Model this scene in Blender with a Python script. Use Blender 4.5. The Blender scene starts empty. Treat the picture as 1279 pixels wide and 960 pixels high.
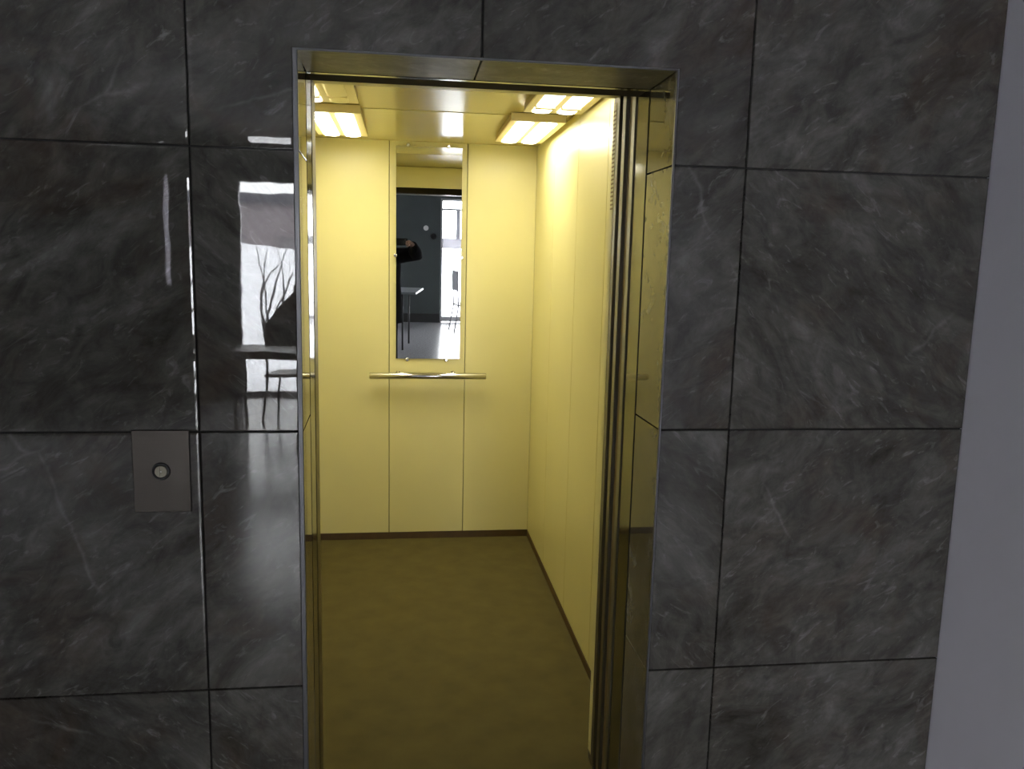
import bpy, bmesh, math, random
from mathutils import Vector, Matrix

S = bpy.context.scene
C = S.collection
PI = math.pi
rng = random.Random(7)

# ------------------------------------------------------------------ camera
cam_d = bpy.data.cameras.new('camera')
cam = bpy.data.objects.new('camera', cam_d)
C.objects.link(cam)
S.camera = cam
F_PX, YAW, PITCH, ROLL = 1011.66, 0.132868, -0.150735, 0.023374
CAM = Vector((0.44085, -1.79041, 1.58072))
fw = Vector((math.sin(YAW) * math.cos(PITCH), math.cos(YAW) * math.cos(PITCH), math.sin(PITCH)))
r0 = Vector((math.cos(YAW), -math.sin(YAW), 0))
u0 = r0.cross(fw)
rt = math.cos(ROLL) * r0 + math.sin(ROLL) * u0
up = -math.sin(ROLL) * r0 + math.cos(ROLL) * u0
cam.matrix_world = Matrix(((rt.x, up.x, -fw.x, CAM.x), (rt.y, up.y, -fw.y, CAM.y), (rt.z, up.z, -fw.z, CAM.z), (0, 0, 0, 1)))
cam_d.sensor_fit = 'HORIZONTAL'
cam_d.sensor_width = 36.0
cam_d.lens = 36.0 * F_PX / 1279.0
cam_d.clip_start = 0.01
cam_d.clip_end = 300

# ------------------------------------------------------------------ world, exposure
W = bpy.data.worlds.new('overcast')
S.world = W
W.use_nodes = True
bg = W.node_tree.nodes['Background']
bg.inputs[0].default_value = (0.95, 0.935, 0.95, 1)
bg.inputs[1].default_value = 23.0
S.view_settings.view_transform = 'Standard'
S.view_settings.look = 'None'
S.view_settings.gamma = 1.0
S.view_settings.exposure = 0.0
S.view_settings.use_curve_mapping = False
try:
    S.cycles.use_denoising = True
    S.cycles.max_bounces = 14
    S.cycles.diffuse_bounces = 7
    S.cycles.glossy_bounces = 8
    S.cycles.transparent_max_bounces = 16
    S.cycles.sample_clamp_indirect = 12
except Exception:
    pass


def portal(name, loc, rot, sx, sy):
    """daylight portal: helps the sky come in through a window; gives no light of its own"""
    l = bpy.data.lights.new(name, 'AREA')
    l.shape = 'RECTANGLE'
    l.size, l.size_y = sx, sy
    l.cycles.is_portal = True
    o = bpy.data.objects.new(name, l)
    o.location = loc
    o.rotation_euler = rot
    C.objects.link(o)


LAMP = 28.0          # lift ceiling lamps
BACK = -7.5          # rear wall of the lobby
portal('daylight_portal', (-0.92, BACK - 0.32, 1.28), (PI / 2, 0, 0), 1.0, 2.5)
portal('daylight_portal', (1.40, BACK - 0.32, 1.1), (PI / 2, 0, 0), 0.72, 2.2)
portal('daylight_portal', (-4.52, -4.65, 1.0), (PI / 2, 0, PI / 2 * 3), 1.9, 1.6)


# ------------------------------------------------------------------ materials
def mat(name):
    m = bpy.data.materials.new(name)
    m.use_nodes = True
    nt = m.node_tree
    return m, nt, nt.nodes['Principled BSDF']


def nd(nt, t, **kw):
    n = nt.nodes.new(t)
    for k, v in kw.items():
        if k.startswith('i_'):
            key = k[2:]
            n.inputs[int(key) if key.isdigit() else key].default_value = v
        else:
            setattr(n, k, v)
    return n


def ramp(nt, stops):
    r = nt.nodes.new('ShaderNodeValToRGB')
    e = r.color_ramp.elements
    while len(e) < len(stops):
        e.new(0.5)
    for el, (p, c) in zip(e, stops):
        el.position = p
        el.color = (*c, 1) if len(c) == 3 else c
    return r


def simple(name, col, rough=0.5, metal=0.0, noise=0.0, nscale=20, bump=0.0, bscale=200, spec=0.5, coat=0.0):
    m, nt, b = mat(name)
    b.inputs['Roughness'].default_value = rough
    b.inputs['Metallic'].default_value = metal
    b.inputs['Specular IOR Level'].default_value = spec
    if coat:
        b.inputs['Coat Weight'].default_value = coat
        b.inputs['Coat Roughness'].default_value = 0.12
    tc = nd(nt, 'ShaderNodeTexCoord')
    n = nd(nt, 'ShaderNodeTexNoise', i_Scale=nscale, i_Detail=4.0)
    nt.links.new(tc.outputs['Object'], n.inputs['Vector'])
    lo = tuple(c * (1 - noise) for c in col)
    hi = tuple(min(1, c * (1 + noise)) for c in col)
    r = ramp(nt, [(0.3, lo), (0.7, hi)])
    nt.links.new(n.outputs[0], r.inputs[0])
    nt.links.new(r.outputs[0], b.inputs['Base Color'])
    if bump:
        n2 = nd(nt, 'ShaderNodeTexNoise', i_Scale=bscale, i_Detail=2.0)
        nt.links.new(tc.outputs['Object'], n2.inputs['Vector'])
        bp = nd(nt, 'ShaderNodeBump', i_Strength=bump, i_Distance=0.002)
        nt.links.new(n2.outputs[0], bp.inputs['Height'])
        nt.links.new(bp.outputs[0], b.inputs['Normal'])
    return m


def stone(name='grey_stone_tile', rough=0.012, wave=0.5, spec=0.68, vein=0.55):
    m, nt, b = mat(name)
    L = nt.links.new
    tc = nd(nt, 'ShaderNodeTexCoord')
    oi = nd(nt, 'ShaderNodeObjectInfo')
    mul = nd(nt, 'ShaderNodeVectorMath', operation='SCALE')
    mul.inputs[0].default_value = (37.0, 91.0, 53.0)
    L(oi.outputs['Random'], mul.inputs['Scale'])
    add = nd(nt, 'ShaderNodeVectorMath', operation='ADD')
    L(tc.outputs['Object'], add.inputs[0])
    L(mul.outputs[0], add.inputs[1])
    # diagonal grain: rotate about y, then stretch
    rot = nd(nt, 'ShaderNodeMapping', vector_type='POINT')
    # the grain leans one way or the other, tile by tile
    gt = nd(nt, 'ShaderNodeMath', operation='GREATER_THAN')
    gt.inputs[1].default_value = 0.45
    L(oi.outputs['Random'], gt.inputs[0])
    ma = nd(nt, 'ShaderNodeMath', operation='MULTIPLY_ADD')
    ma.inputs[1].default_value = 1.35
    ma.inputs[2].default_value = -0.70
    L(gt.outputs[0], ma.inputs[0])
    cx = nd(nt, 'ShaderNodeCombineXYZ')
    L(ma.outputs[0], cx.inputs[1])
    L(cx.outputs[0], rot.inputs['Rotation'])
    L(add.outputs[0], rot.inputs['Vector'])
    st = nd(nt, 'ShaderNodeMapping', vector_type='POINT')
    st.inputs['Scale'].default_value = (0.62, 1, 1.15)
    L(rot.outputs[0], st.inputs['Vector'])
    big = nd(nt, 'ShaderNodeTexNoise', i_Scale=4.6, i_Detail=10.0, i_Roughness=0.68, i_Distortion=0.9)
    L(st.outputs[0], big.inputs['Vector'])
    base = ramp(nt, [(0.30, (0.034, 0.029, 0.024)), (0.43, (0.064, 0.059, 0.051)), (0.56, (0.092, 0.088, 0.079)), (0.72, (0.140, 0.136, 0.125))])
    L(big.outputs[0], base.inputs[0])
    # brownish blotches
    br = nd(nt, 'ShaderNodeTexNoise', i_Scale=3.1, i_Detail=7.0, i_Roughness=0.6, i_Distortion=1.2)
    L(rot.outputs[0], br.inputs['Vector'])
    brr = ramp(nt, [(0.52, (0, 0, 0)), (0.72, (0.75, 0.75, 0.75))])
    L(br.outputs[0], brr.inputs[0])
    mx1 = nd(nt, 'ShaderNodeMix', data_type='RGBA', blend_type='MIX')
    L(brr.outputs[0], mx1.inputs[0])
    L(base.outputs[0], mx1.inputs[6])
    mx1.inputs[7].default_value = (0.062, 0.043, 0.031, 1)
    # fine pale scratches: ridged stretched noise
    st2 = nd(nt, 'ShaderNodeMapping', vector_type='POINT')
    st2.inputs['Scale'].default_value = (6.5, 9, 19.0)
    L(rot.outputs[0], st2.inputs['Vector'])
    sc = nd(nt, 'ShaderNodeTexNoise', i_Scale=2.2, i_Detail=6.0, i_Roughness=0.62, i_Distortion=1.4)
    L(st2.outputs[0], sc.inputs['Vector'])
    scr = ramp(nt, [(0.585, (0, 0, 0)), (0.70, (vein, vein, vein))])
    L(sc.outputs[0], scr.inputs[0])
    mx2 = nd(nt, 'ShaderNodeMix', data_type='RGBA', blend_type='MIX')
    L(scr.outputs[0], mx2.inputs[0])
    L(mx1.outputs[2], mx2.inputs[6])
    mx2.inputs[7].default_value = (0.19, 0.185, 0.178, 1)
    # sparse long veins
    wn = nd(nt, 'ShaderNodeTexNoise', i_Scale=5.0, i_Detail=4.0)
    L(rot.outputs[0], wn.inputs['Vector'])
    wm = nd(nt, 'ShaderNodeMix', data_type='VECTOR')
    wm.inputs[0].default_value = 0.10
    L(add.outputs[0], wm.inputs[4])
    L(wn.outputs[1], wm.inputs[5])
    vo = nd(nt, 'ShaderNodeTexVoronoi', feature='DISTANCE_TO_EDGE', i_Scale=1.5)
    L(wm.outputs[1], vo.inputs['Vector'])
    vr = ramp(nt, [(0.0, (0.22, 0.22, 0.22)), (0.007, (0, 0, 0))])
    L(vo.outputs['Distance'], vr.inputs[0])
    vm = nd(nt, 'ShaderNodeTexNoise', i_Scale=3.0, i_Detail=1.0)
    L(add.outputs[0], vm.inputs['Vector'])
    vmr = ramp(nt, [(0.57, (0, 0, 0)), (0.66, (1, 1, 1))])
    L(vm.outputs[0], vmr.inputs[0])
    vmul = nd(nt, 'ShaderNodeMath', operation='MULTIPLY')
    L(vr.outputs[0], vmul.inputs[0])
    L(vmr.outputs[0], vmul.inputs[1])
    mx3 = nd(nt, 'ShaderNodeMix', data_type='RGBA', blend_type='MIX')
    L(vmul.outputs[0], mx3.inputs[0])
    L(mx2.outputs[2], mx3.inputs[6])
    mx3.inputs[7].default_value = (0.30, 0.29, 0.28, 1)
    # fine mottling
    fn = nd(nt, 'ShaderNodeTexNoise', i_Scale=17.0, i_Detail=8.0, i_Roughness=0.66, i_Distortion=0.8)
    L(st.outputs[0], fn.inputs['Vector'])
    fr = ramp(nt, [(0.34, (0.68, 0.67, 0.66)), (0.66, (1.36, 1.36, 1.35))])
    L(fn.outputs[0], fr.inputs[0])
    mx4 = nd(nt, 'ShaderNodeMix', data_type='RGBA', blend_type='MULTIPLY')
    mx4.inputs[0].default_value = 1.0
    L(mx3.outputs[2], mx4.inputs[6])
    L(fr.outputs[0], mx4.inputs[7])
    L(mx4.outputs[2], b.inputs['Base Color'])
    b.inputs['Roughness'].default_value = rough
    b.inputs['Specular IOR Level'].default_value = spec
    # the polish is not quite flat
    wv = nd(nt, 'ShaderNodeTexNoise', i_Scale=13.0, i_Detail=1.5)
    L(add.outputs[0], wv.inputs['Vector'])
    bp = nd(nt, 'ShaderNodeBump', i_Strength=wave, i_Distance=0.00016)
    L(wv.outputs[0], bp.inputs['Height'])
    L(bp.outputs[0], b.inputs['Normal'])
    return m


def glass():
    m, nt, b = mat('window_glass')
    nt.nodes.remove(b)
    out = nt.nodes['Material Output']
    tr = nd(nt, 'ShaderNodeBsdfTransparent')
    tr.inputs[0].default_value = (0.93, 0.95, 0.95, 1)
    gl = nd(nt, 'ShaderNodeBsdfGlossy', i_Roughness=0.0)
    fr = nd(nt, 'ShaderNodeFresnel', i_IOR=1.5)
    mx = nd(nt, 'ShaderNodeMixShader')
    nt.links.new(fr.outputs[0], mx.inputs[0])
    nt.links.new(tr.outputs[0], mx.inputs[1])
    nt.links.new(gl.outputs[0], mx.inputs[2])
    nt.links.new(mx.outputs[0], out.inputs[0])
    return m


def frosted(name='frosted_film', c=0.30):
    m, nt, b = mat(name)
    b.inputs['Base Color'].default_value = (0.7, 0.7, 0.72, 1)
    b.inputs['Roughness'].default_value = 0.5
    out = nt.nodes['Material Output']
    tl = nd(nt, 'ShaderNodeBsdfTranslucent')
    tl.inputs[0].default_value = (c, c, c * 1.05, 1)
    mx = nd(nt, 'ShaderNodeMixShader', i_0=0.75)
    nt.links.new(b.outputs[0], mx.inputs[1])
    nt.links.new(tl.outputs[0], mx.inputs[2])
    nt.links.new(mx.outputs[0], out.inputs[0])
    return m


def emit(name, col, s):
    m, nt, b = mat(name)
    b.inputs['Base Color'].default_value = (0.8, 0.8, 0.78, 1)
    b.inputs['Emission Color'].default_value = (*col, 1)
    b.inputs['Emission Strength'].default_value = s
    return m


def brushed(name, col, rough, axis=2):
    m, nt, b = mat(name)
    b.inputs['Base Color'].default_value = (*col, 1)
    b.inputs['Metallic'].default_value = 1.0
    tc = nd(nt, 'ShaderNodeTexCoord')
    mp = nd(nt, 'ShaderNodeMapping')
    sc = [600, 600, 600]
    sc[axis] = 6
    mp.inputs['Scale'].default_value = sc
    nt.links.new(tc.outputs['Object'], mp.inputs[0])
    n = nd(nt, 'ShaderNodeTexNoise', i_Scale=1.0, i_Detail=2.0)
    nt.links.new(mp.outputs[0], n.inputs['Vector'])
    r = ramp(nt, [(0.3, (rough * 0.8,) * 3), (0.7, (rough * 1.25,) * 3)])
    nt.links.new(n.outputs[0], r.inputs[0])
    nt.links.new(r.outputs[0], b.inputs['Roughness'])
    return m


M = dict(
    stone=stone(),
    stone_head=stone('honed_stone_tile', 0.42, 0.1, 0.2),
    stone_reveal=stone('reveal_stone_tile', 0.03, 0.006, 0.5, 0.1),
    grout=simple('dark_grout', (0.030, 0.029, 0.028), 0.9, noise=0.2, nscale=60),
    plaster=simple('grey_plaster', (0.49, 0.48, 0.525), 0.75, noise=0.03, nscale=4, bump=0.08, bscale=120),
    dark_wall=simple('grey_green_paint', (0.06, 0.072, 0.07), 0.7, noise=0.05, nscale=5),
    white_ceiling=simple('grey_ceiling_paint', (0.30, 0.30, 0.30), 0.8, noise=0.03),
    lobby_floor=simple('polished_grey_floor', (0.40, 0.40, 0.42), 0.2, noise=0.25, nscale=40),
    skirt_dark=simple('dark_skirting', (0.03, 0.03, 0.03), 0.4),
    profile=brushed('aluminium_profile', (0.16, 0.16, 0.168), 0.4),
    steel=brushed('brushed_steel', (0.20, 0.185, 0.145), 0.34),
    steel_dark=simple('dark_painted_steel', (0.035, 0.028, 0.020), 0.85, noise=0.1, spec=0.08),
    plate=brushed('brushed_plate_steel', (0.072, 0.064, 0.057), 0.36, axis=0),
    chrome=simple('chrome', (0.62, 0.61, 0.60), 0.16, 1.0),
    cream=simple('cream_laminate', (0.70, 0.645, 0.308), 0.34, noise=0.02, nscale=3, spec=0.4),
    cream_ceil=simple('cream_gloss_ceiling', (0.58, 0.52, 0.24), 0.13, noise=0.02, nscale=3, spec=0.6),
    cream_ceil_front=simple('cream_satin_ceiling_shaded', (0.45, 0.39, 0.16), 0.24, noise=0.02, nscale=3, spec=0.35),  # front panel cream darkened to stand in for the dimmer light there
    cream_frame=simple('cream_lamp_frame', (0.86, 0.76, 0.45), 0.4, noise=0.02),
    skirt_brown=simple('brown_skirting', (0.075, 0.042, 0.012), 0.5, noise=0.15),
    lino=simple('olive_brown_linoleum', (0.104, 0.085, 0.029), 0.75, noise=0.13, nscale=9, bump=0.05, bscale=300, spec=0.15),
    lamp_body=simple('lamp_side_shade_brown', (0.30, 0.21, 0.06), 0.5),  # brown paints in the shade on the lamp sides; reused for the slots
    jamb=brushed('polished_jamb_steel', (0.12, 0.118, 0.102), 0.11),
    frosted=frosted(),
    frosted_pale=frosted('frosted_glass', 0.92),
    gap_infill=simple('brown_gap_infill', (0.16, 0.115, 0.05), 0.6),  # added infill, its brown stands in for softer shade in the door gaps
    lamp=emit('lit_diffuser', (1.0, 0.955, 0.79), LAMP),
    lamp_weak=emit('dim_lit_diffuser', (1.0, 0.92, 0.70), LAMP * 0.28),
    lamp_off=simple('unlit_diffuser', (0.86, 0.78, 0.46), 0.35),
    panel_lamp=emit('lit_led_panel', (0.95, 0.97, 1.0), 9.0),
    mirror=simple('mirror_silver', (0.90, 0.91, 0.91), 0.0, 1.0),
    glass=glass(),
    mirror_edge=simple('mirror_back', (0.10, 0.10, 0.09), 0.5),
    white_frame=simple('white_window_frame', (0.72, 0.72, 0.73), 0.35, noise=0.02),
    black=simple('black_metal', (0.012, 0.012, 0.013), 0.4),
    table_top=simple('grey_laminate_top', (0.30, 0.33, 0.34), 0.3, noise=0.05),
    dark_wood=simple('dark_wood', (0.035, 0.028, 0.024), 0.4, noise=0.2, nscale=15),
    chair_plastic=simple('pale_grey_plastic', (0.50, 0.50, 0.54), 0.4),
    snow=simple('snow', (0.85, 0.86, 0.90), 0.7, noise=0.04, nscale=1.5, bump=0.3, bscale=3),
    asphalt=simple('wet_asphalt', (0.055, 0.06, 0.06), 0.5, noise=0.2, nscale=5),
    building=simple('mauve_render', (0.22, 0.195, 0.205), 0.85, noise=0.08, nscale=0.6),
    roof=simple('dark_roof_sheet', (0.07, 0.07, 0.085), 0.6, noise=0.1),
    door_grey=simple('grey_garage_door', (0.16, 0.15, 0.16), 0.6, noise=0.1),
    bark=simple('dark_bark', (0.03, 0.027, 0.026), 0.9, noise=0.3),
    coat=simple('black_wool', (0.010, 0.010, 0.011), 0.9, noise=0.2, nscale=90, bump=0.3, bscale=300),
    trousers=simple('charcoal_cloth', (0.02, 0.02, 0.023), 0.9, noise=0.2, nscale=90),
    skin=simple('skin', (0.52, 0.33, 0.25), 0.5, noise=0.05, nscale=30),
    hair=simple('dark_brown_hair', (0.025, 0.016, 0.011), 0.45, noise=0.3, nscale=120),
    shoe=simple('black_leather', (0.012, 0.012, 0.012), 0.35),
    eye=simple('eye_white', (0.75, 0.74, 0.72), 0.2),
    lip=simple('lip', (0.42, 0.18, 0.15), 0.45),
    phone=simple('black_phone_glass', (0.008, 0.008, 0.009), 0.2, spec=0.12),
    white_plastic=simple('white_plastic', (0.75, 0.75, 0.74), 0.35),
)

# ------------------------------------------------------------------ helpers
OFF = {}


def empty(name, label=None, cat=None, loc=(0, 0, 0), group=None, kind=None):
    o = bpy.data.objects.new(name, None)
    C.objects.link(o)
    o.empty_display_size = 0.1
    o.location = loc
    OFF[o.name] = Vector(loc)
    return tag(o, label, cat, group, kind)


def tag(o, label=None, cat=None, group=None, kind=None):
    if label: o['label'] = label
    if cat: o['category'] = cat
    if group: o['group'] = group
    if kind: o['kind'] = kind
    return o


def obj(name, bm, m, parent=None, origin=None, smooth=False, label=None, kind=None):
    """link a bmesh drawn in world coordinates as one mesh object"""
    if smooth:
        for f in bm.faces: f.smooth = True
    po = OFF[parent.name] if parent is not None else Vector((0, 0, 0))
    if origin is None:
        origin = po
    origin = Vector(origin)
    bm.normal_update()
    bmesh.ops.translate(bm, verts=bm.verts, vec=-origin)
    me = bpy.data.meshes.new(name)
    bm.to_mesh(me)
    bm.free()
    for x in (m if isinstance(m, (list, tuple)) else [m]):
        me.materials.append(x)
    o = bpy.data.objects.new(name, me)
    C.objects.link(o)
    if parent is not None: o.parent = parent
    o.location = origin - po
    OFF[o.name] = origin
    if label: o['label'] = label
    if kind: o['kind'] = kind
    return o


def box(bm, x0, x1, y0, y1, z0, z1, bev=0.0, seg=1):
    t = bmesh.new()
    vs = [t.verts.new((x, y, z)) for x in (x0, x1) for y in (y0, y1) for z in (z0, z1)]
    for f in ((0, 1, 3, 2), (4, 6, 7, 5), (0, 4, 5, 1), (2, 3, 7, 6), (0, 2, 6, 4), (1, 5, 7, 3)):
        t.faces.new([vs[i] for i in f])
    if bev:
        bmesh.ops.bevel(t, geom=list(t.edges), offset=bev, segments=seg, affect='EDGES', profile=0.5)
    bmesh.ops.recalc_face_normals(t, faces=t.faces)
    merge(bm, t)
    return bm


def merge(bm, t):
    mp = {}
    for v in t.verts: mp[v] = bm.verts.new(v.co)
    for f in t.faces:
        try:
            g = bm.faces.new([mp[v] for v in f.verts])
            g.smooth = f.smooth
            g.material_index = f.material_index
        except ValueError:
            pass
    t.free()


def B(*a, **k): return box(bmesh.new(), *a, **k)


def tube(bm, pts, rad, n=10, cap=True, squash=None):
    """tube along pts with radius per point; squash = (axis vector, factor)"""
    pts = [Vector(p) for p in pts]
    if not isinstance(rad, (list, tuple)): rad = [rad] * len(pts)
    rings = []
    prev = None
    for i, p in enumerate(pts):
        d = (pts[min(i + 1, len(pts) - 1)] - pts[max(i - 1, 0)]).normalized()
        a = prev if prev is not None else (Vector((0, 0, 1)) if abs(d.z) < 0.9 else Vector((0, 1, 0)))
        x = (a - d * a.dot(d)).normalized()
        prev = x
        y = d.cross(x)
        rings.append([bm.verts.new(p + rad[i] * (math.cos(2 * PI * k / n) * x + math.sin(2 * PI * k / n) * y)) for k in range(n)])
    for i in range(len(rings) - 1):
        for k in range(n):
            f = bm.faces.new((rings[i][k], rings[i][(k + 1) % n], rings[i + 1][(k + 1) % n], rings[i + 1][k]))
            f.smooth = True
    if cap:
        bm.faces.new(list(reversed(rings[0])))
        bm.faces.new(rings[-1])
    return bm


def loft(bm, rings, cap=True, smooth=True):
    R = [[bm.verts.new(p) for p in r] for r in rings]
    n = len(R[0])
    for i in range(len(R) - 1):
        for k in range(n):
            f = bm.faces.new((R[i][k], R[i][(k + 1) % n], R[i + 1][(k + 1) % n], R[i + 1][k]))
            f.smooth = smooth
    if cap:
        bm.faces.new(list(reversed(R[0])))
        bm.faces.new(R[-1])
    return bm


def disc(bm, c, r, axis, depth, n=24, bev=0.0):
    """short round piece along +/- y or x or z"""
    c = Vector(c)
    ax = Vector(axis)
    prof = [(0.0, r)] + ([(abs(depth) - bev, r), (abs(depth), r - bev)] if bev else [(abs(depth), r)])
    pts = [c + ax * p[0] for p in prof]
    return tube(bm, pts, [p[1] for p in prof], n)


def ring_bm(c, r, rr, axis='y', n=28, m=8):
    bm = bmesh.new()
    vs = []
    for i in range(n):
        a = 2 * PI * i / n
        row = []
        for j in range(m):
            b_ = 2 * PI * j / m
            q = r + rr * math.cos(b_)
            h = rr * math.sin(b_)
            p = {'y': (q * math.cos(a), h, q * math.sin(a)), 'z': (q * math.cos(a), q * math.sin(a), h)}[axis]
            row.append(bm.verts.new(Vector(c) + Vector(p)))
        vs.append(row)
    for i in range(n):
        for j in range(m):
            f = bm.faces.new((vs[i][j], vs[(i + 1) % n][j], vs[(i + 1) % n][(j + 1) % m], vs[i][(j + 1) % m]))
            f.smooth = True
    bmesh.ops.recalc_face_normals(bm, faces=bm.faces)
    return bm


def slab_poly(P, depth, e, conv, tilt=(0, 0), pillow=0.00002):
    """tile from a rectilinear outline P (u, v), counter-clockwise: front at depth 0 with a chamfer e, back at depth.
    conv(u, v, d) gives the 3D point, d measured from the face into the wall"""
    n = len(P)
    cu = sum(p[0] for p in P) / n
    cv = sum(p[1] for p in P) / n

    def inset(q):
        r = []
        for i in range(n):
            a, b_, c_ = P[i - 1], P[i], P[(i + 1) % n]

            def nrm(s, t):
                dx, dy = t[0] - s[0], t[1] - s[1]
                l = math.hypot(dx, dy)
                return (-dy / l, dx / l)
            n1, n2 = nrm(a, b_), nrm(b_, c_)
            r.append((b_[0] + q * (n1[0] + n2[0]), b_[1] + q * (n1[1] + n2[1])))
        return r
    bm = bmesh.new()

    def lay(pp, d): return [bm.verts.new(conv(u, v, d + tilt[0] * (u - cu) + tilt[1] * (v - cv))) for u, v in pp]
    f0 = lay(inset(0.0055), 0.0)
    fm = lay(inset(e), pillow)
    f1 = lay(P, e)
    f2 = [bm.verts.new(conv(u, v, depth)) for u, v in P]
    bm.faces.new(f0)
    bm.faces.new(list(reversed(f2)))
    for a, b_ in ((f0, fm), (fm, f1), (f1, f2)):
        for i in range(n):
            bm.faces.new((a[i], b_[i], b_[(i + 1) % n], a[(i + 1) % n]))
    bmesh.ops.recalc_face_normals(bm, faces=bm.faces)
    return bm


def struct(name, bm, m, parent=None, origin=None):
    return obj(name, bm, m, parent, origin, kind='structure' if parent is None else None)


# ------------------------------------------------------------------ lobby shell
H = 2.8
XL, XR = -4.2, 1.8
PX0, PX1, PZ = 0.213, 1.029, 2.0          # portal opening (finished faces)
PD = 0.200                                  # depth of the tiled reveal

bm = bmesh.new()
box(bm, XL, PX0 - 0.011, 0.0105, PD, -0.02, H)
box(bm, PX1 + 0.011, XR, 0.0105, PD, -0.02, H)
box(bm, PX0 - 0.011, PX1 + 0.011, 0.0105, PD, PZ + 0.011, H)
wall_front = struct('wall_front', bm, M['grout'], origin=(0, 0.1, 0))

# facing tiles, 60 x 60 cm, each one a piece
G = 0.0017
for ci in range(-7, 3):
    for ri in range(5):
        x0, x1 = ci * 0.6 + G, ci * 0.6 + 0.6 - G
        z0, z1 = ri * 0.6 + G, min(ri * 0.6 + 0.6 - G, H - 0.002)
        x1 = min(x1, XR - 0.0015)
        a, b_, t = PX0 - 0.004, PX1 + 0.004, PZ + 0.004
        if x0 < a < x1 and z1 < t: P = [(x0, z0), (a, z0), (a, z1), (x0, z1)]
        elif x0 < b_ < x1 and z1 < t: P = [(b_, z0), (x1, z0), (x1, z1), (b_, z1)]
        elif x0 < a < x1 and z0 < t: P = [(x0, z0), (a, z0), (a, t), (x1, t), (x1, z1), (x0, z1)]
        elif x0 < b_ < x1 and z0 < t: P = [(x0, t), (b_, t), (b_, z0), (x1, z0), (x1, z1), (x0, z1)]
        else: P = [(x0, z0), (x1, z0), (x1, z1), (x0, z1)]
        tl = (rng.uniform(-1, 1) * 0.0007, rng.uniform(-1, 1) * 0.0007)
        bm = slab_poly(P, 0.0105, 0.0016, lambda u, v, d: Vector((u, d, v)), tl, 0.00024 if ci < 0 else 0.00002)
        o = obj('tile', bm, M['stone'], wall_front, origin=((x0 + x1) / 2, 0.005, (z0 + z1) / 2))
# reveal tiles: both jambs and the head
for s, xf in ((1, PX0), (-1, PX1)):
    for ri in range(4):
        z0, z1 = ri * 0.6 + G, min(ri * 0.6 + 0.6 - G, PZ - 0.001)
        bm = slab_poly([(0.005, z0), (PD - 0.003, z0), (PD - 0.003, z1), (0.005, z1)], 0.0105, 0.0005,
                       lambda u, v, d: Vector((xf + (0.006 - 0.035 * u if s > 0 else 0) - s * d, u, v)))
        obj('reveal_tile', bm, M['stone_reveal'], wall_front, origin=(xf, 0.1, (z0 + z1) / 2))
for x0, x1 in ((PX0 + 0.001, 0.6 - G), (0.6 + G, PX1 - 0.001)):
    bm = slab_poly([(x0, 0.005), (x1, 0.005), (x1, PD - 0.003), (x0, PD - 0.003)], 0.0105, 0.0012,
                   lambda u, v, d: Vector((u, v, PZ + d)))
    obj('reveal_tile', bm, M['stone_head'], wall_front, origin=((x0 + x1) / 2, 0.1, PZ))

# aluminium corner profile round the portal
trim = empty('trim_1', loc=(0.62, 0, 0), kind='structure')
e0, e1 = -0.0012, 0.0055
obj('corner_profile', B(PX0 - 0.0045, PX0 + 0.0062, e0, e1, 0, PZ + 0.0045, bev=0.0012), M['profile'], trim)
obj('corner_profile', B(PX1 - 0.0008, PX1 + 0.0045, e0, e1, 0, PZ + 0.0045, bev=0.0012), M['profile'], trim)
obj('corner_profile', B(PX0 + 0.0008, PX1 - 0.0008, e0, e1, PZ - 0.0008, PZ + 0.0045, bev=0.0012), M['profile'], trim)

struct('wall_right', B(XR, XR + 0.2, BACK - 0.3, PD, -0.02, H), M['plaster'], origin=(XR, -3.5, 0))
# rear wall with a glazed door, a tall window and a slit
bm = bmesh.new()
yb0, yb1 = BACK - 0.3, BACK
SL = (-2.17, -2.08)
W1 = (-1.39, -0.42)
W2 = (1.06, 1.76)
for xa, xb, za, zb in ((XL, SL[0], 0, H), (SL[0], SL[1], 0, 1.22), (SL[0], SL[1], 2.45, H), (SL[1], W1[0], 0, H), (W1[0], W1[1], 2.40, H),
                       (W1[1], W2[0], 0, H), (W2[0], W2[1], 2.19, H), (W2[1], XR, 0, H)):
    box(bm, xa, xb, yb0, yb1, za - (0.02 if za == 0 else 0), zb)
struct('wall_back', bm, M['dark_wall'], origin=(-1.2, BACK, 0))
bm = bmesh.new()
for ya, yb, za, zb in ((BACK - 0.3, -5.6, 0, H), (-3.7, PD, 0, H), (-5.6, -3.7, 0, 0.2), (-5.6, -3.7, 1.8, H)):
    box(bm, XL - 0.3, XL, ya, yb, za - (0.02 if za == 0 else 0), zb)
struct('wall_left', bm, M['plaster'], origin=(XL, -3.5, 0))
struct('floor', B(XL - 0.3, XR + 0.2, BACK - 0.3, PD, -0.15, 0), M['lobby_floor'], origin=(-1.2, -3.5, 0))
struct('ceiling', B(XL - 0.3, XR + 0.2, BACK - 0.3, PD, H, H + 0.15), M['white_ceiling'], origin=(-1.2, -3.5, H))
bm = bmesh.new()
for xa, xb in ((XL, W1[0]), (W1[1], W2[0] - 0.0)):
    box(bm, xa, xb, BACK, BACK + 0.015, 0, 0.16, bev=0.004)
struct('baseboard_back', bm, M['skirt_dark'], origin=(-1.2, BACK, 0))

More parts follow.
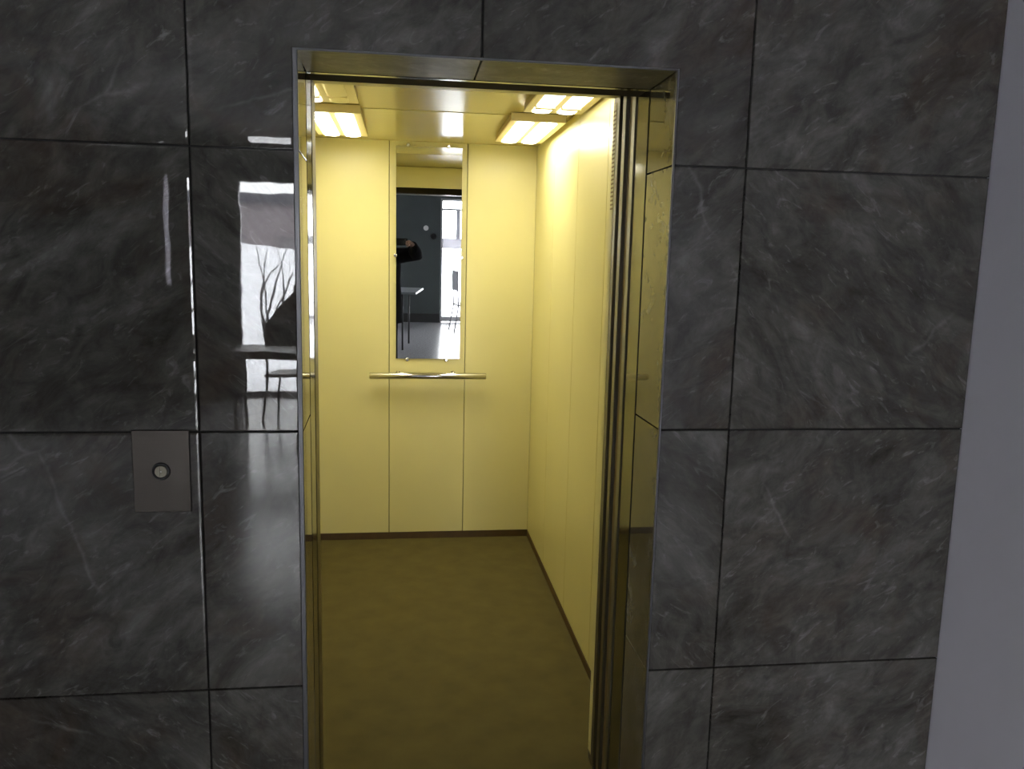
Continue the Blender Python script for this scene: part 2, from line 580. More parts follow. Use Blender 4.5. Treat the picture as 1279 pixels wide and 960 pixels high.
# glazed entrance door
d2 = empty('door_2', loc=((W2[0] + W2[1]) / 2, BACK - 0.1, 0), kind='structure')
ya, yb = BACK - 0.14, BACK - 0.07
bm = bmesh.new()
box(bm, W2[0], W2[0] + 0.035, ya, yb, 0, 2.19)
box(bm, W2[1] - 0.035, W2[1], ya, yb, 0, 2.19)
box(bm, W2[0] + 0.035, W2[1] - 0.035, ya, yb, 2.15, 2.19)
obj('door_frame', bm, M['white_frame'], d2)
obj('transom_bar', B(W2[0] + 0.035, W2[1] - 0.035, ya, yb, 1.985, 2.02), M['white_frame'], d2)
obj('frosted_band', B(W2[0] + 0.035, W2[1] - 0.035, ya + 0.02, ya + 0.045, 1.32, 1.50), M['frosted'], d2)
obj('bottom_rail', B(W2[0] + 0.035, W2[1] - 0.035, ya + 0.005, yb - 0.005, 0.01, 0.10), M['white_frame'], d2)
obj('stile', B(1.34, 1.41, ya + 0.005, yb - 0.005, 1.50, 1.985), M['frosted'], d2)
for za, zb in ((0.10, 1.32), (1.50, 1.985), (2.02, 2.15)):
    obj('pane', B(W2[0] + 0.035, W2[1] - 0.035, ya + 0.03, ya + 0.036, za, zb), M['glass'], d2)
h = tube(bmesh.new(), [(1.66, yb - 0.01, 1.05), (1.66, yb + 0.04, 1.05), (1.66, yb + 0.04, 0.95), (1.66, yb - 0.01, 0.95)], 0.009, 8)
obj('door_handle', h, M['steel'], d2)

# tall window
w1 = empty('window_1', loc=((W1[0] + W1[1]) / 2, BACK - 0.1, 0), kind='structure')
bm = bmesh.new()
box(bm, W1[0], W1[0] + 0.03, ya, yb, 0.0, 2.40)
box(bm, W1[1] - 0.03, W1[1], ya, yb, 0.0, 2.40)
box(bm, W1[0] + 0.03, W1[1] - 0.03, ya, yb, 2.37, 2.40)
box(bm, W1[0] + 0.03, W1[1] - 0.03, ya, yb, 0.0, 0.05)
obj('window_frame', bm, M['white_frame'], w1)
obj('pane', B(W1[0] + 0.03, W1[1] - 0.03, ya + 0.03, ya + 0.036, 0.05, 2.37), M['glass'], w1)
# slit window
w2 = empty('window_2', loc=((SL[0] + SL[1]) / 2, BACK - 0.1, 1.22), kind='structure')
bm = bmesh.new()
box(bm, SL[0], SL[0] + 0.012, ya, yb, 1.22, 2.45)
box(bm, SL[1] - 0.012, SL[1], ya, yb, 1.22, 2.45)
box(bm, SL[0] + 0.012, SL[1] - 0.012, ya, yb, 2.43, 2.45)
box(bm, SL[0] + 0.012, SL[1] - 0.012, ya, yb, 1.22, 1.24)
obj('window_frame', bm, M['white_frame'], w2)
obj('pane', B(SL[0] + 0.012, SL[1] - 0.012, ya + 0.03, ya + 0.036, 1.24, 2.43), M['frosted_pale'], w2)
# side window, left wall
w3 = empty('window_3', loc=(XL - 0.15, -4.65, 0.2), kind='structure')
bm = bmesh.new()
xa, xb = XL - 0.16, XL - 0.09
for y0, y1, z0, z1 in ((-5.6, -5.55, 0.2, 1.8), (-3.75, -3.7, 0.2, 1.8), (-5.55, -3.75, 1.75, 1.8), (-5.55, -3.75, 0.2, 0.25), (-4.68, -4.62, 0.25, 1.75)):
    box(bm, xa, xb, y0, y1, z0, z1)
obj('window_frame', bm, M['white_frame'], w3)
for y0, y1 in ((-5.55, -4.68), (-4.62, -3.75)):
    obj('pane', B(xa + 0.03, xa + 0.036, y0, y1, 0.25, 1.75), M['glass'], w3)

# ------------------------------------------------------------------ lift shaft shell (keeps daylight out of the lift's surroundings)
bm = bmesh.new()
box(bm, -0.45, -0.40, PD, 3.05, -0.3, 2.9)
box(bm, 1.60, 1.65, PD, 3.05, -0.3, 2.9)
box(bm, -0.40, 1.60, 3.0, 3.05, -0.3, 2.9)
box(bm, -0.40, 1.60, PD, 3.0, 2.75, 2.9)
box(bm, -0.40, 1.60, PD + 0.03, 3.0, -0.3, -0.2)
struct('wall_shaft', bm, M['grout'], origin=(0.6, 1.6, -0.3))

# ------------------------------------------------------------------ landing door
ld = empty('door_1', loc=(0.62, 0.22, 0), kind='structure')
JL, JR, JT = 0.2115, 1.0305, 2.0
obj('jamb', B(0.10, JL, PD + 0.012, 0.31, 0, 2.07, bev=0.002), M['jamb'], ld)
obj('jamb', B(JR, 1.14, PD + 0.012, 0.31, 0, 2.07, bev=0.002), M['jamb'], ld)
obj('lintel', B(JL, JR, PD + 0.003, PD + 0.022, JT, 2.07, bev=0.0015), M['jamb'], ld)
obj('header', B(JL, JR, PD + 0.022, 0.31, JT + 0.004, 2.20), M['steel_dark'], ld)
obj('door_panel', B(-0.19, 0.203, 0.338, 0.373, 0.01, 2.06, bev=0.003), M['steel'], ld)
obj('door_panel', B(1.0325, 1.43, 0.338, 0.373, 0.01, 2.06, bev=0.003), M['steel'], ld)
obj('door_track', B(-0.20, 1.43, 0.325, 0.385, 2.065, 2.20), M['steel_dark'], ld)
for xs_ in ((0.10, 0.196), (1.040, 1.14)):  # strips added so the landing door gaps look less black
    obj('gap_infill', B(xs_[0], xs_[1], 0.311, 0.337, 0.01, 2.05), M['gap_infill'], ld)
bm = bmesh.new()
box(bm, -0.20, 1.42, 0.225, 0.395, -0.06, 0.0)
for yy in (0.325, 0.375):
    box(bm, 0.2, 1.03, yy, yy + 0.010, 0.0, 0.004)
obj('sill', bm, M['steel'], ld)

# ------------------------------------------------------------------ lift car
CY0, CY1 = 0.50, 2.70
CX0, CX1, CZ = -0.030, 1.150, 2.20
car = empty('lift_car', 'cream laminate lift car interior with olive brown floor behind the open doorway', 'lift', (0.56, 1.6, 0))
obj('floor_panel', B(CX0 - 0.03, CX1 + 0.03, 0.485, CY1 + 0.03, -0.05, 0.0), M['lino'], car)
obj('sill', B(-0.15, 1.30, 0.41, 0.485, -0.05, 0.002, bev=0.001), M['steel'], car)
S1, S2 = 0.3535, 0.772
g = 0.0017
for xa, xb in ((CX0, S1 - g), (S1 + g, S2 - g), (S2 + g, CX1)):
    obj('wall_panel', B(xa, xb, CY1, CY1 + 0.02, 0.038, CZ, bev=0.0015), M['cream'], car)
for yy0, yy1 in ((CY0 + 0.07, 1.09 - g), (1.09 + g, 1.60 - g), (1.60 + g, 2.15 - g), (2.15 + g, CY1)):
    obj('wall_panel', B(CX1, CX1 + 0.02, yy0, yy1, 0.038, CZ, bev=0.0015), M['cream'], car)
    obj('wall_panel', B(CX0 - 0.02, CX0, yy0, yy1, 0.038, CZ, bev=0.0015), M['cream'], car)
obj('skirting', B(CX0 + 0.003, CX1 - 0.003, CY1 - 0.003, CY1 + 0.02, 0, 0.038), M['skirt_brown'], car)
obj('skirting', B(CX1 - 0.003, CX1 + 0.02, CY0 + 0.05, CY1 + 0.02, 0, 0.038), M['skirt_brown'], car)
obj('skirting', B(CX0 - 0.02, CX0 + 0.003, CY0 + 0.05, CY1 + 0.02, 0, 0.038), M['skirt_brown'], car)
# dark backing behind the panel joints, roof
bm = bmesh.new()
box(bm, CX0 - 0.05, CX1 + 0.05, CY1 + 0.021, CY1 + 0.04, -0.05, CZ + 0.04)
box(bm, CX1 + 0.021, CX1 + 0.04, CY0, CY1 + 0.021, -0.05, CZ + 0.04)
box(bm, CX0 - 0.04, CX0 - 0.021, CY0, CY1 + 0.021, -0.05, CZ + 0.04)
box(bm, CX0 - 0.05, CX1 + 0.05, CY0, CY1 + 0.04, CZ + 0.03, CZ + 0.05)
obj('outer_casing', bm, M['skirt_brown'], car)
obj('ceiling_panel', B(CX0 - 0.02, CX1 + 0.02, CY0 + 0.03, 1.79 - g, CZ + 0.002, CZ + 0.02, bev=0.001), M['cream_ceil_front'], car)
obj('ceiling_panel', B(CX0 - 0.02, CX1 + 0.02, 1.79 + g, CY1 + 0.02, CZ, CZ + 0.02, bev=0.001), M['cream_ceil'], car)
# front returns, header, car doors
CJL, CJR = 0.194, 1.0325
obj('front_column', B(CX0 - 0.02, CJL, CY0, CY0 + 0.07, 0, CZ, bev=0.003), M['steel'], car)
col = obj('front_column', B(CJR, CX1 + 0.02, CY0, CY0 + 0.07, 0, CZ, bev=0.003), M['steel'], car)
bm = bmesh.new()
for k in range(24):
    z = 1.735 + k * 0.0118
    box(bm, CJR - 0.0012, CJR + 0.004, CY0 + 0.036, CY0 + 0.064, z, z + 0.0050)
obj('ventilation_strip', B(CJR - 0.0008, CJR + 0.003, CY0 + 0.034, CY0 + 0.067, 0.03, 2.03), M['cream'], col, label='cream edge strip')
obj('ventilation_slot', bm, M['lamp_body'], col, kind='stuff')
obj('header', B(CJL, CJR, CY0, CY0 + 0.04, 2.042, CZ, bev=0.003), M['cream'], car)
obj('door_panel', B(-0.19, 0.200, 0.432, 0.468, 0.01, 2.09, bev=0.003), M['steel'], car)
obj('door_panel', B(1.0325, 1.43, 0.432, 0.468, 0.01, 2.09, bev=0.003), M['steel'], car)
obj('door_track', B(-0.20, 1.43, 0.415, 0.490, 2.095, 2.20), M['steel_dark'], car)

for xs_ in ((0.05, 0.190), (1.042, 1.14)):  # more added strips, lightening the shade either side of the car doors
    obj('gap_infill', B(xs_[0], xs_[1], 0.470, 0.497, 0.01, 2.05), M['gap_infill'], car)
    obj('gap_infill', B(xs_[0], xs_[1], 0.384, 0.430, 0.01, 2.05), M['gap_infill'], car)

# ceiling lamps
def ceiling_lamp(x0, y0, y1, label, lit=(1, 1), w=0.234, cross=False):
    t = empty('ceiling_lamp', label, 'lamp', (x0 + w / 2, (y0 + y1) / 2, CZ), 'twin tube lamps on the lift ceiling')
    zb = 2.166
    bars = ((x0 + 0.028, x0 + 0.102), (x0 + 0.128, x0 + 0.202))
    ya_, yb_ = y0 + 0.03, y1 - 0.03
    bm = bmesh.new()
    xs = [x0, bars[0][0], bars[0][1], bars[1][0], bars[1][1], x0 + w]
    for k in (0, 2, 4):
        box(bm, xs[k], xs[k + 1], y0, y1, zb, zb + 0.006)
    for k in (1, 3):
        box(bm, xs[k], xs[k + 1], y0, ya_, zb, zb + 0.006)
        box(bm, xs[k], xs[k + 1], yb_, y1, zb, zb + 0.006)
        if cross:
            box(bm, xs[k], xs[k + 1], y1 - 0.150, y1 - 0.120, zb - 0.009, zb + 0.006)
    box(bm, x0, x0 + w, y0, y0 + 0.003, zb + 0.006, CZ - 0.0005)
    obj('frame', bm, M['cream_frame'], t)
    obj('housing', B(x0 + 0.003, x0 + w - 0.003, y0 + 0.003, y1 - 0.003, zb + 0.006, CZ - 0.0005), M['lamp_body'], t)  # side faces coloured darker than the frame to imitate shade
    segs = ((ya_, y1 - 0.150), (y1 - 0.120, yb_)) if cross else ((ya_, yb_),)
    for (xa, xb), on in zip(bars, lit):
        for sa, sb in segs:
            bm = bmesh.new()
            n = 8
            rings = []
            for yy in (sa, sb):
                r = []
                for k in range(n + 1):
                    a = PI * k / n
                    r.append((xa + (xb - xa) * (0.5 + 0.5 * math.cos(a)), yy, zb + 0.001 - 0.009 * math.sin(a) ** 0.7))
                r += [(xa, yy, zb + 0.005), (xb, yy, zb + 0.005)]
                rings.append(r)
            loft(bm, rings, smooth=False)
            bmesh.ops.recalc_face_normals(bm, faces=bm.faces)
            obj('diffuser', bm, M['lamp_weak' if cross else 'lamp'] if on else M['lamp_off'], t, label=None if on else 'unlit cream diffuser bar')
    return t


ceiling_lamp(0.881, 1.72, 2.345, 'twin bar ceiling lamp at the rear right, above the right cream wall')
ceiling_lamp(0.022, 1.72, 2.36, 'twin bar ceiling lamp at the rear left corner, beside the back wall')
ceiling_lamp(0.902, 0.90, 1.51, 'ceiling lamp near the doorway at the right, half hidden by the lintel', cross=True)
ceiling_lamp(0.026, 0.90, 1.50, 'ceiling lamp near the doorway at the left, its right bar unlit', lit=(1, 0), cross=True)

# mirror on the back wall, leaning slightly forward on its pins
MX0, MX1, MZ0, MZ1 = 0.391, 0.741, 1.037, 2.170
TILT = 0.0225
mir = empty('wall_mirror', 'tall narrow frameless mirror on the back wall of the lift above the handrail', 'mirror', ((MX0 + MX1) / 2, CY1, MZ0))


def my(z, off=0.0): return CY1 - 0.008 - (z - MZ0) * TILT - off


bm = bmesh.new()
vs = []
for (zz) in (MZ0, MZ1):
    for xx in (MX0, MX1):
        for d in (0.0, -0.005):
            vs.append(bm.verts.new((xx, my(zz) - d, zz)))
for f in ((0, 4, 6, 2), (1, 3, 7, 5), (0, 1, 5, 4), (2, 6, 7, 3), (0, 2, 3, 1), (4, 5, 7, 6)):
    bm.faces.new([vs[i] for i in f])
bmesh.ops.recalc_face_normals(bm, faces=bm.faces)
for f in bm.faces:
    f.material_index = 0 if f.normal.y < -0.9 else 1
obj('mirror_glass', bm, [M['mirror'], M['mirror_edge']], mir)
for px, pz in ((0.454, MZ1 + 0.006), (0.668, MZ1 + 0.006), (MX0 - 0.005, 1.598), (MX1 + 0.005, 1.594), (0.452, MZ0 - 0.006), (0.668, MZ0 - 0.006)):
    bm = bmesh.new()
    yq = my(pz)
    tube(bm, [(px, CY1, pz), (px, yq - 0.002, pz)], 0.004, 12)
    tube(bm, [(px, yq - 0.002, pz), (px, yq - 0.005, pz), (px, yq - 0.0075, pz)], [0.0105, 0.0105, 0.006], 16)
    obj('mirror_pin', bm, M['chrome'], mir)

# handrail
hr = empty('handrail', 'chrome tube handrail on the back wall of the lift under the mirror', 'handrail', (0.566, CY1, 0.95))
RY, RZ = 2.632, 0.9485
bm = tube(bmesh.new(), [(0.249, RY, RZ), (0.252, RY, RZ), (0.882, RY, RZ), (0.885, RY, RZ)], [0.0160, 0.0178, 0.0178, 0.0160], 28)
obj('rail_tube', bm, M['chrome'], hr)
for bx in (0.403, 0.706):
    bm = bmesh.new()
    tube(bm, [(bx, RY, RZ + 0.012), (bx, RY + 0.012, RZ + 0.018), (bx, RY + 0.032, RZ + 0.017), (bx, CY1 - 0.0004, RZ + 0.012)], [0.005, 0.005, 0.005, 0.005], 10)
    tube(bm, [(bx, CY1 - 0.0004, RZ + 0.006), (bx, CY1 - 0.004, RZ + 0.006)], 0.014, 18)
    obj('bracket', bm, M['chrome'], hr)

# ------------------------------------------------------------------ call panel
cp = empty('call_panel', 'brushed steel lift call plate with one round button on the left of the doorway', 'call panel', (-0.0805, 0, 1.023))
obj('plate', B(-0.140, -0.021, -0.0045, 0.001, 1.023, 1.205, bev=0.0012), M['plate'], cp)
bx, bz = -0.0812, 1.1145
bt = obj('button', disc(bmesh.new(), (bx, -0.0040, bz), 0.0135, (0, -1, 0), 0.004, 32, 0.0012), M['steel'], cp)
obj('button_ring', ring_bm((bx, -0.0048, bz), 0.0163, 0.0034), M['black'], bt, label='black rubber ring round the button')
obj('button_dot', disc(bmesh.new(), (bx + 0.0005, -0.0076, bz), 0.0016, (0, -1, 0), 0.0012, 12), M['white_plastic'], bt, label='tiny white dot in the centre of the button')

# ------------------------------------------------------------------ things in the lobby, seen in the mirror and in the polished tiles
def dark_table(x0, x1, y0, y1, zt, inset, m_top, name, label, legr=0.013):
    t = empty(name, label, 'table', ((x0 + x1) / 2, (y0 + y1) / 2, 0))
    obj('table_top', B(x0, x1, y0, y1, zt - 0.03, zt, bev=0.004), m_top, t)
    ix, iy = inset
    for yy in (y0 + iy, y1 - iy):
        obj('apron', B(x0 + ix, x1 - ix, yy - 0.012, yy + 0.012, zt - 0.07, zt - 0.03), M['black'], t)
    for lx in (x0 + ix, x1 - ix):
        for ly in (y0 + iy, y1 - iy):
            obj('leg', tube(bmesh.new(), [(lx, ly, 0), (lx, ly, zt - 0.03)], legr, 10), M['black'], t)
    return t


lt = dark_table(0.03, 0.65, -5.00, -4.15, 0.82, (0.20, 0.10), M['table_top'], 'lobby_table', 'grey topped table on thin black legs seen in the lift mirror')
lt.rotation_euler.z = math.radians(8)
dark_table(-1.10, -0.20, -6.05, -5.45, 0.745, (0.06, 0.06), M['dark_wood'], 'window_table', 'dark table in front of the tall window, reflected in the stone tiles', 0.015)


def chair(name, label, x, y, rz, mm, lm, sh=0.45, bh=0.98):
    t = empty(name, label, 'chair', (x, y, 0))
    R = Matrix.Rotation(rz, 4, 'Z')
    T = Matrix.Translation((x, y, 0)) @ R

    def put(nm, bm, m_):
        bmesh.ops.transform(bm, matrix=T, verts=bm.verts)
        obj(nm, bm, m_, t)
    put('seat', B(-0.21, 0.21, -0.21, 0.21, sh - 0.03, sh, bev=0.012, seg=2), mm)
    put('backrest', B(-0.20, 0.20, 0.195, 0.22, sh + 0.22, bh, bev=0.010, seg=2), mm)
    for sx in (-1, 1):
        put('leg', tube(bmesh.new(), [(sx * 0.21, -0.20, 0), (sx * 0.185, -0.18, sh - 0.03)], 0.012, 8), lm)
        put('leg', tube(bmesh.new(), [(sx * 0.21, 0.26, 0), (sx * 0.185, 0.19, sh - 0.03), (sx * 0.185, 0.215, bh - 0.06)], 0.012, 8), lm)
    return t


chair('plastic_chair', 'pale grey chair by the bright glazed door seen in the mirror', 1.47, -6.45, PI / 2 * 0.9, M['chair_plastic'], M['chair_plastic'], bh=1.0)
chair('dark_chair', 'dark chair standing behind the window table, reflected in the stone tiles', -0.66, -6.35, 0.15, M['dark_wood'], M['black'], bh=0.84)

lp = empty('panel_lamp', 'lit white lamp on the lobby ceiling, reflected in the stone tiles', 'lamp', (-0.90, -6.9, H))
obj('housing', B(-1.13, -0.67, -7.0, -6.8, H - 0.05, H, bev=0.004), M['white_plastic'], lp)
obj('diffuser', B(-1.12, -0.68, -6.99, -6.81, H - 0.085, H - 0.047, bev=0.003), M['panel_lamp'], lp)

sw = empty('light_switch', 'small round white switch on the dark lobby wall seen in the mirror', 'switch', (0.80, BACK, 1.67))
obj('switch_plate', disc(bmesh.new(), (0.80, BACK, 1.67), 0.045, (0, 1, 0), 0.012, 24, 0.003), M['white_plastic'], sw)
obj('rocker', B(0.785, 0.815, BACK + 0.011, BACK + 0.017, 1.65, 1.69, bev=0.002), M['white_plastic'], sw)
bl = empty('bell_box', 'small round black box on the dark lobby wall below the white switch', 'box', (0.93, BACK, 1.53))
obj('bell_cover', disc(bmesh.new(), (0.93, BACK, 1.53), 0.05, (0, 1, 0), 0.03, 24, 0.008), M['black'], bl)
obj('bell_button', disc(bmesh.new(), (0.93, BACK + 0.03, 1.53), 0.012, (0, 1, 0), 0.006, 16, 0.002), M['black'], bl)

# ------------------------------------------------------------------ outside the windows
bm = bmesh.new()
nx, ny = 40, 40
gx = [-24 + 48 * i / nx for i in range(nx + 1)]
gy = [BACK - 0.3 - 40 * j / ny for j in range(ny + 1)]


def gz(x, y):
    d = BACK - 0.3 - y
    ridge = 2.0 * math.exp(-((d - 14) / 6.0) ** 2) * (1.0 / (1 + math.exp((x + 0.8 - 0.06 * d) * 0.9)))
    return -0.06 + ridge + 0.05 * math.sin(x * 1.3) * math.sin(d * 0.9) * min(1, d / 4)


V = [[bm.verts.new((x, y, gz(x, y))) for x in gx] for y in gy]
for j in range(ny):
    for i in range(nx):
        f = bm.faces.new((V[j][i], V[j + 1][i], V[j + 1][i + 1], V[j][i + 1]))
        f.smooth = True
bmesh.ops.recalc_face_normals(bm, faces=bm.faces)
tag(obj('snowy_ground', bm, M['snow'], origin=(0, -20, 0)), kind='structure')
bm = bmesh.new()
box(bm, XL - 14, XL - 0.3, -24, 10, -0.25, -0.12)
tag(obj('snowy_yard', bm, M['snow'], origin=(-10, -8, 0)), kind='structure')
gb = empty('garage_building', 'long low mauve grey building with dark roof beyond the snowy yard', 'building', (-13, -42, 0))
obj('wall', B(-26, -1, -46, -42, -0.3, 4.2), M['building'], gb)
obj('roof', B(-26.5, -0.5, -46.5, -41.6, 4.2, 4.7, bev=0.08), M['roof'], gb)
for k in range(5):
    dx = -24.5 + k * 4.6
    obj('garage_door', B(dx, dx + 3, -42.05, -41.95, -0.2, 2.5), M['door_grey'], gb)
# bare bush
bt_ = empty('bare_bush', 'bare dark shrub standing in the snow outside the tall window', 'shrub', (-1.95, -13.0, 0))
bm = bmesh.new()
r2 = random.Random(3)
for k in range(7):
    a = r2.uniform(0, 2 * PI)
    p = Vector((-1.95 + r2.uniform(-0.1, 0.1), -13.0 + r2.uniform(-0.1, 0.1), gz(-1.95, -13.0) - 0.05))
    pts = [p.copy()]
    d = Vector((0.35 * math.cos(a), 0.2 * math.sin(a), 1)).normalized()
    for s in range(6):
        d = (d + Vector((r2.uniform(-0.35, 0.35), r2.uniform(-0.2, 0.2), 0.02))).normalized()
        p = p + d * 0.28
        pts.append(p.copy())
    tube(bm, pts, [0.026, 0.022, 0.02, 0.017, 0.014, 0.010, 0.005], 6)
obj('branches', bm, M['bark'], bt_, kind='stuff')

# ------------------------------------------------------------------ the photographer
PERSON_LABEL = 'person in a long black coat holding up a phone, seen in the lift mirror'
BXc, BYc = 0.180, -2.13
per = empty('person', PERSON_LABEL, 'person', (BXc, BYc, 0))


def skin_mesh(name, verts, edges, root, m, parent, levels=2, label=None):
    me = bpy.data.meshes.new(name)
    off = OFF[parent.name]
    me.from_pydata([Vector(v[0]) - off for v in verts], edges, [])
    o = bpy.data.objects.new(name, me)
    C.objects.link(o)
    o.parent = parent
    OFF[o.name] = off
    sm = o.modifiers.new('skin', 'SKIN')
    sm.use_smooth_shade = True
    sd = o.modifiers.new('subdivision', 'SUBSURF')
    sd.levels = sd.render_levels = levels
    for i, v in enumerate(verts):
        r = v[1]
        me.skin_vertices[0].data[i].radius = (r, r) if not isinstance(r, tuple) else r
    me.skin_vertices[0].data[root].use_root = True
    me.materials.append(m)
    if label: o['label'] = label
    return o


V_, E_ = [], []


def jv(p, r, prev=None):
    V_.append((p, r))
    if prev is not None: E_.append((prev, len(V_) - 1))
    return len(V_) - 1


pel = jv((BXc, BYc, 0.93), (0.125, 0.10))
wai = jv((BXc, BYc, 1.08), (0.115, 0.085), pel)
che = jv((BXc, BYc + 0.01, 1.28), (0.135, 0.10), wai)
clav = jv((BXc, BYc, 1.41), (0.085, 0.065), che)
nk = jv((BXc + 0.01, BYc + 0.015, 1.475), 0.052, clav)
nk2 = jv((BXc + 0.025, BYc + 0.03, 1.53), 0.050, nk)
jaw = jv((BXc + 0.035, BYc + 0.065, 1.575), (0.060, 0.062), nk2)
face = jv((BXc + 0.035, BYc + 0.065, 1.635), (0.072, 0.085), jaw)
crown = jv((BXc + 0.035, BYc + 0.05, 1.70), (0.068, 0.080), face)
HX, HY, HZ = BXc + 0.035, BYc + 0.065, 1.635
for s in (-1, 1):
    hip = jv((BXc + s * 0.085, BYc, 0.86), 0.085, pel)
    kn = jv((BXc + s * 0.095, BYc + 0.03, 0.49), 0.056, hip)
    ank = jv((BXc + s * 0.10, BYc, 0.09), 0.040, kn)
    toe = jv((BXc + s * 0.115, BYc + 0.13, 0.045), 0.036, ank)
# phone: landscape, lens end to the right
PHX0, PHX1, PHZ0, PHZ1 = 0.312, 0.462, 1.522, 1.597
PHB, PHF = -1.7955, -1.8035        # back (towards the lift) and screen
armR = dict(sh=(BXc + 0.165, BYc, 1.395), el=(0.555, -1.99, 1.425), wr=(0.510, -1.850, 1.540))
armL = dict(sh=(BXc - 0.165, BYc, 1.395), el=(-0.10, -1.97, 1.260), wr=(0.258, -1.845, 1.525))
for s, A, xe in ((1, armR, PHX1), (-1, armL, PHX0)):
    sh = jv(A['sh'], 0.062, clav)
    ua = jv(tuple((Vector(A['sh']) + Vector(A['el'])) / 2), 0.050, sh)
    el = jv(A['el'], 0.042, ua)
    fa = jv(tuple((Vector(A['el']) * 0.6 + Vector(A['wr']) * 0.4)), 0.042, el)
    wr = jv(A['wr'], (0.026, 0.022), fa)
    pc = Vector((xe + s * 0.032, PHF - 0.012, 1.555))
    pm = jv(tuple(pc), (0.030, 0.018), wr)
    # four fingers fold round the end of the phone on to its back, below the lens
    for k in range(4):
        z = 1.575 - k * 0.0165
        L_ = (0.0, 0.002, 0.0, -0.006)[k]
        a1 = jv((xe + s * 0.022, PHF + 0.004, z), 0.0088, pm)
        a2 = jv((xe + s * 0.013, PHB + 0.008, z - 0.004), 0.0080, a1)
        a3 = jv((xe - s * (0.004 + L_), PHB + 0.0095, z - 0.010), 0.0074, a2)
        a4 = jv((xe - s * (0.018 + L_), PHB + 0.0078, z - 0.014), 0.0064, a3)
    # thumb along the lower screen edge
    t1 = jv((xe + s * 0.014, PHF - 0.020, 1.538), 0.0110, pm)
    t2 = jv((xe - s * 0.012, PHF - 0.015, 1.533), 0.0092, t1)
    t3 = jv((xe - s * 0.032, PHF - 0.009, 1.540), 0.0078, t2)
skin_mesh('body', V_, E_, 0, M['skin'], per)
# face
for s in (-1, 1):
    e = bmesh.new()
    bmesh.ops.create_uvsphere(e, u_segments=14, v_segments=10, radius=0.0115, matrix=Matrix.Translation((HX + s * 0.030, HY + 0.066, HZ + 0.004)) @ Matrix.Diagonal((1.1, 1, 0.72, 1)))
    eye = obj('eye', e, M['eye'], per, smooth=True)
    obj('iris', disc(bmesh.new(), (HX + s * 0.029, HY + 0.0745, HZ + 0.004), 0.0048, (0, 1, 0), 0.0036, 14, 0.001), M['hair'], eye)
    obj('eyebrow', tube(bmesh.new(), [(HX + s * 0.014, HY + 0.072, HZ + 0.020), (HX + s * 0.030, HY + 0.072, HZ + 0.025), (HX + s * 0.046, HY + 0.062, HZ + 0.021)], [0.003, 0.0035, 0.002], 8), M['hair'], per)
    e = bmesh.new()
    bmesh.ops.create_uvsphere(e, u_segments=14, v_segments=10, radius=1, matrix=Matrix.Translation((HX + s * 0.074, HY - 0.008, HZ - 0.005)) @ Matrix.Diagonal((0.010, 0.020, 0.032, 1)))
    obj('ear', e, M['skin'], per, smooth=True)
bm = loft(bmesh.new(), [[(HX - 0.008, HY + 0.074, HZ + 0.010), (HX + 0.008, HY + 0.074, HZ + 0.010), (HX, HY + 0.086, HZ + 0.010)],
                        [(HX - 0.013, HY + 0.074, HZ - 0.022), (HX + 0.013, HY + 0.074, HZ - 0.022), (HX, HY + 0.105, HZ - 0.024)],
                        [(HX - 0.010, HY + 0.070, HZ - 0.034), (HX + 0.010, HY + 0.070, HZ - 0.034), (HX, HY + 0.088, HZ - 0.034)]])
bmesh.ops.recalc_face_normals(bm, faces=bm.faces)
obj('nose', bm, M['skin'], per)
e = bmesh.new()
bmesh.ops.create_uvsphere(e, u_segments=16, v_segments=8, radius=1, matrix=Matrix.Translation((HX, HY + 0.062, HZ - 0.058)) @ Matrix.Diagonal((0.024, 0.012, 0.007, 1)))
obj('mouth', e, M['lip'], per, smooth=True)
# hair: cap over the crown and down the back of the head
bm = bmesh.new()
bmesh.ops.create_uvsphere(bm, u_segments=28, v_segments=18, radius=1, matrix=Matrix.Translation((HX, HY - 0.022, HZ + 0.030)) @ Matrix.Diagonal((0.084, 0.102, 0.094, 1)))
rm = [v for v in bm.verts if (v.co.y > HY + 0.030 and v.co.z < HZ + 0.062) or v.co.z < HZ - 0.055]
bmesh.ops.delete(bm, geom=rm, context='VERTS')
hair = obj('hair', bm, M['hair'], per, smooth=True)
so = hair.modifiers.new('thick', 'SOLIDIFY')
so.thickness = 0.010
so.offset = 0
# coat: skirted body, collar and two sleeves
def oval(cx, cy, z, a, b_, n=24): return [(cx + a * math.cos(2 * PI * k / n), cy + b_ * math.sin(2 * PI * k / n), z) for k in range(n)]


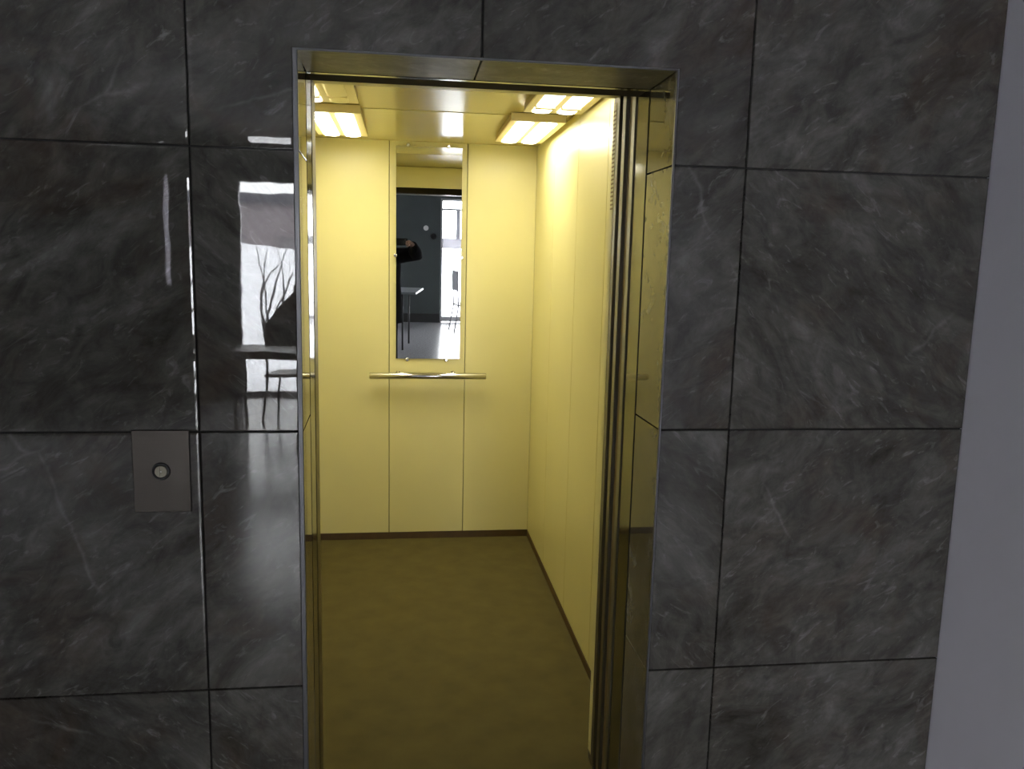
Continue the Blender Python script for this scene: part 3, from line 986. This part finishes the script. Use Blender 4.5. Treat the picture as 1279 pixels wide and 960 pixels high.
bm = bmesh.new()
loft(bm, [oval(BXc, BYc, 0.65, 0.238, 0.19), oval(BXc, BYc, 0.69, 0.235, 0.187), oval(BXc, BYc, 0.80, 0.228, 0.178), oval(BXc, BYc, 0.98, 0.216, 0.160),
          oval(BXc, BYc, 1.12, 0.205, 0.146), oval(BXc, BYc, 1.28, 0.212, 0.150), oval(BXc, BYc, 1.38, 0.205, 0.132), oval(BXc, BYc, 1.435, 0.160, 0.105),
          oval(BXc + 0.005, BYc + 0.006, 1.465, 0.095, 0.082), oval(BXc + 0.01, BYc + 0.012, 1.515, 0.078, 0.076)])
for A in (armR, armL):
    sh, el, wr = Vector(A['sh']), Vector(A['el']), Vector(A['wr'])
    inn = sh + (Vector((BXc, BYc, 1.36)) - sh) * 0.45
    tube(bm, [inn, sh, sh.lerp(el, 0.5), el.lerp(sh, 0.12), el + (el - (sh + wr) / 2) * 0.10, el.lerp(wr, 0.14), el.lerp(wr, 0.5), el.lerp(wr, 0.90)],
         [0.080, 0.092, 0.080, 0.076, 0.068, 0.074, 0.062, 0.048], 16)
bmesh.ops.recalc_face_normals(bm, faces=bm.faces)
obj('coat', bm, M['coat'], per)
bm = bmesh.new()
for s in (-1, 1):
    tube(bm, [(BXc + s * 0.085, BYc, 0.90), (BXc + s * 0.095, BYc + 0.03, 0.49), (BXc + s * 0.10, BYc + 0.005, 0.035)], [0.105, 0.080, 0.075], 16)
obj('trousers', bm, M['trousers'], per)
for s in (-1, 1):
    bm = bmesh.new()
    sx = BXc + s * 0.105
    rings = []
    for yy, a, zt in ((-0.075, 0.030, 0.07), (-0.05, 0.040, 0.10), (0.02, 0.042, 0.10), (0.09, 0.046, 0.075), (0.15, 0.046, 0.062), (0.19, 0.034, 0.050), (0.205, 0.015, 0.035)):
        cx = sx + s * 0.05 * (yy + 0.05)
        rings.append([(cx + a * math.cos(2 * PI * k / 14), BYc + yy, max(0.0, zt / 2 + zt / 2 * 1.15 * math.sin(2 * PI * k / 14))) for k in range(14)])
    loft(bm, rings)
    bmesh.ops.recalc_face_normals(bm, faces=bm.faces)
    obj('shoe', bm, M['shoe'], per)
# phone in the hands
ph = empty('phone', 'black phone held sideways by the person in the black coat', 'phone', ((PHX0 + PHX1) / 2, PHF, PHZ0))
obj('phone_body', B(PHX0, PHX1, PHF, PHB, PHZ0, PHZ1, bev=0.003, seg=2), M['phone'], ph)
obj('lens_ring', ring_bm((CAM.x, PHB + 0.0006, CAM.z), 0.0062, 0.0011), M['steel'], ph, label='steel ring round the phone camera lens')
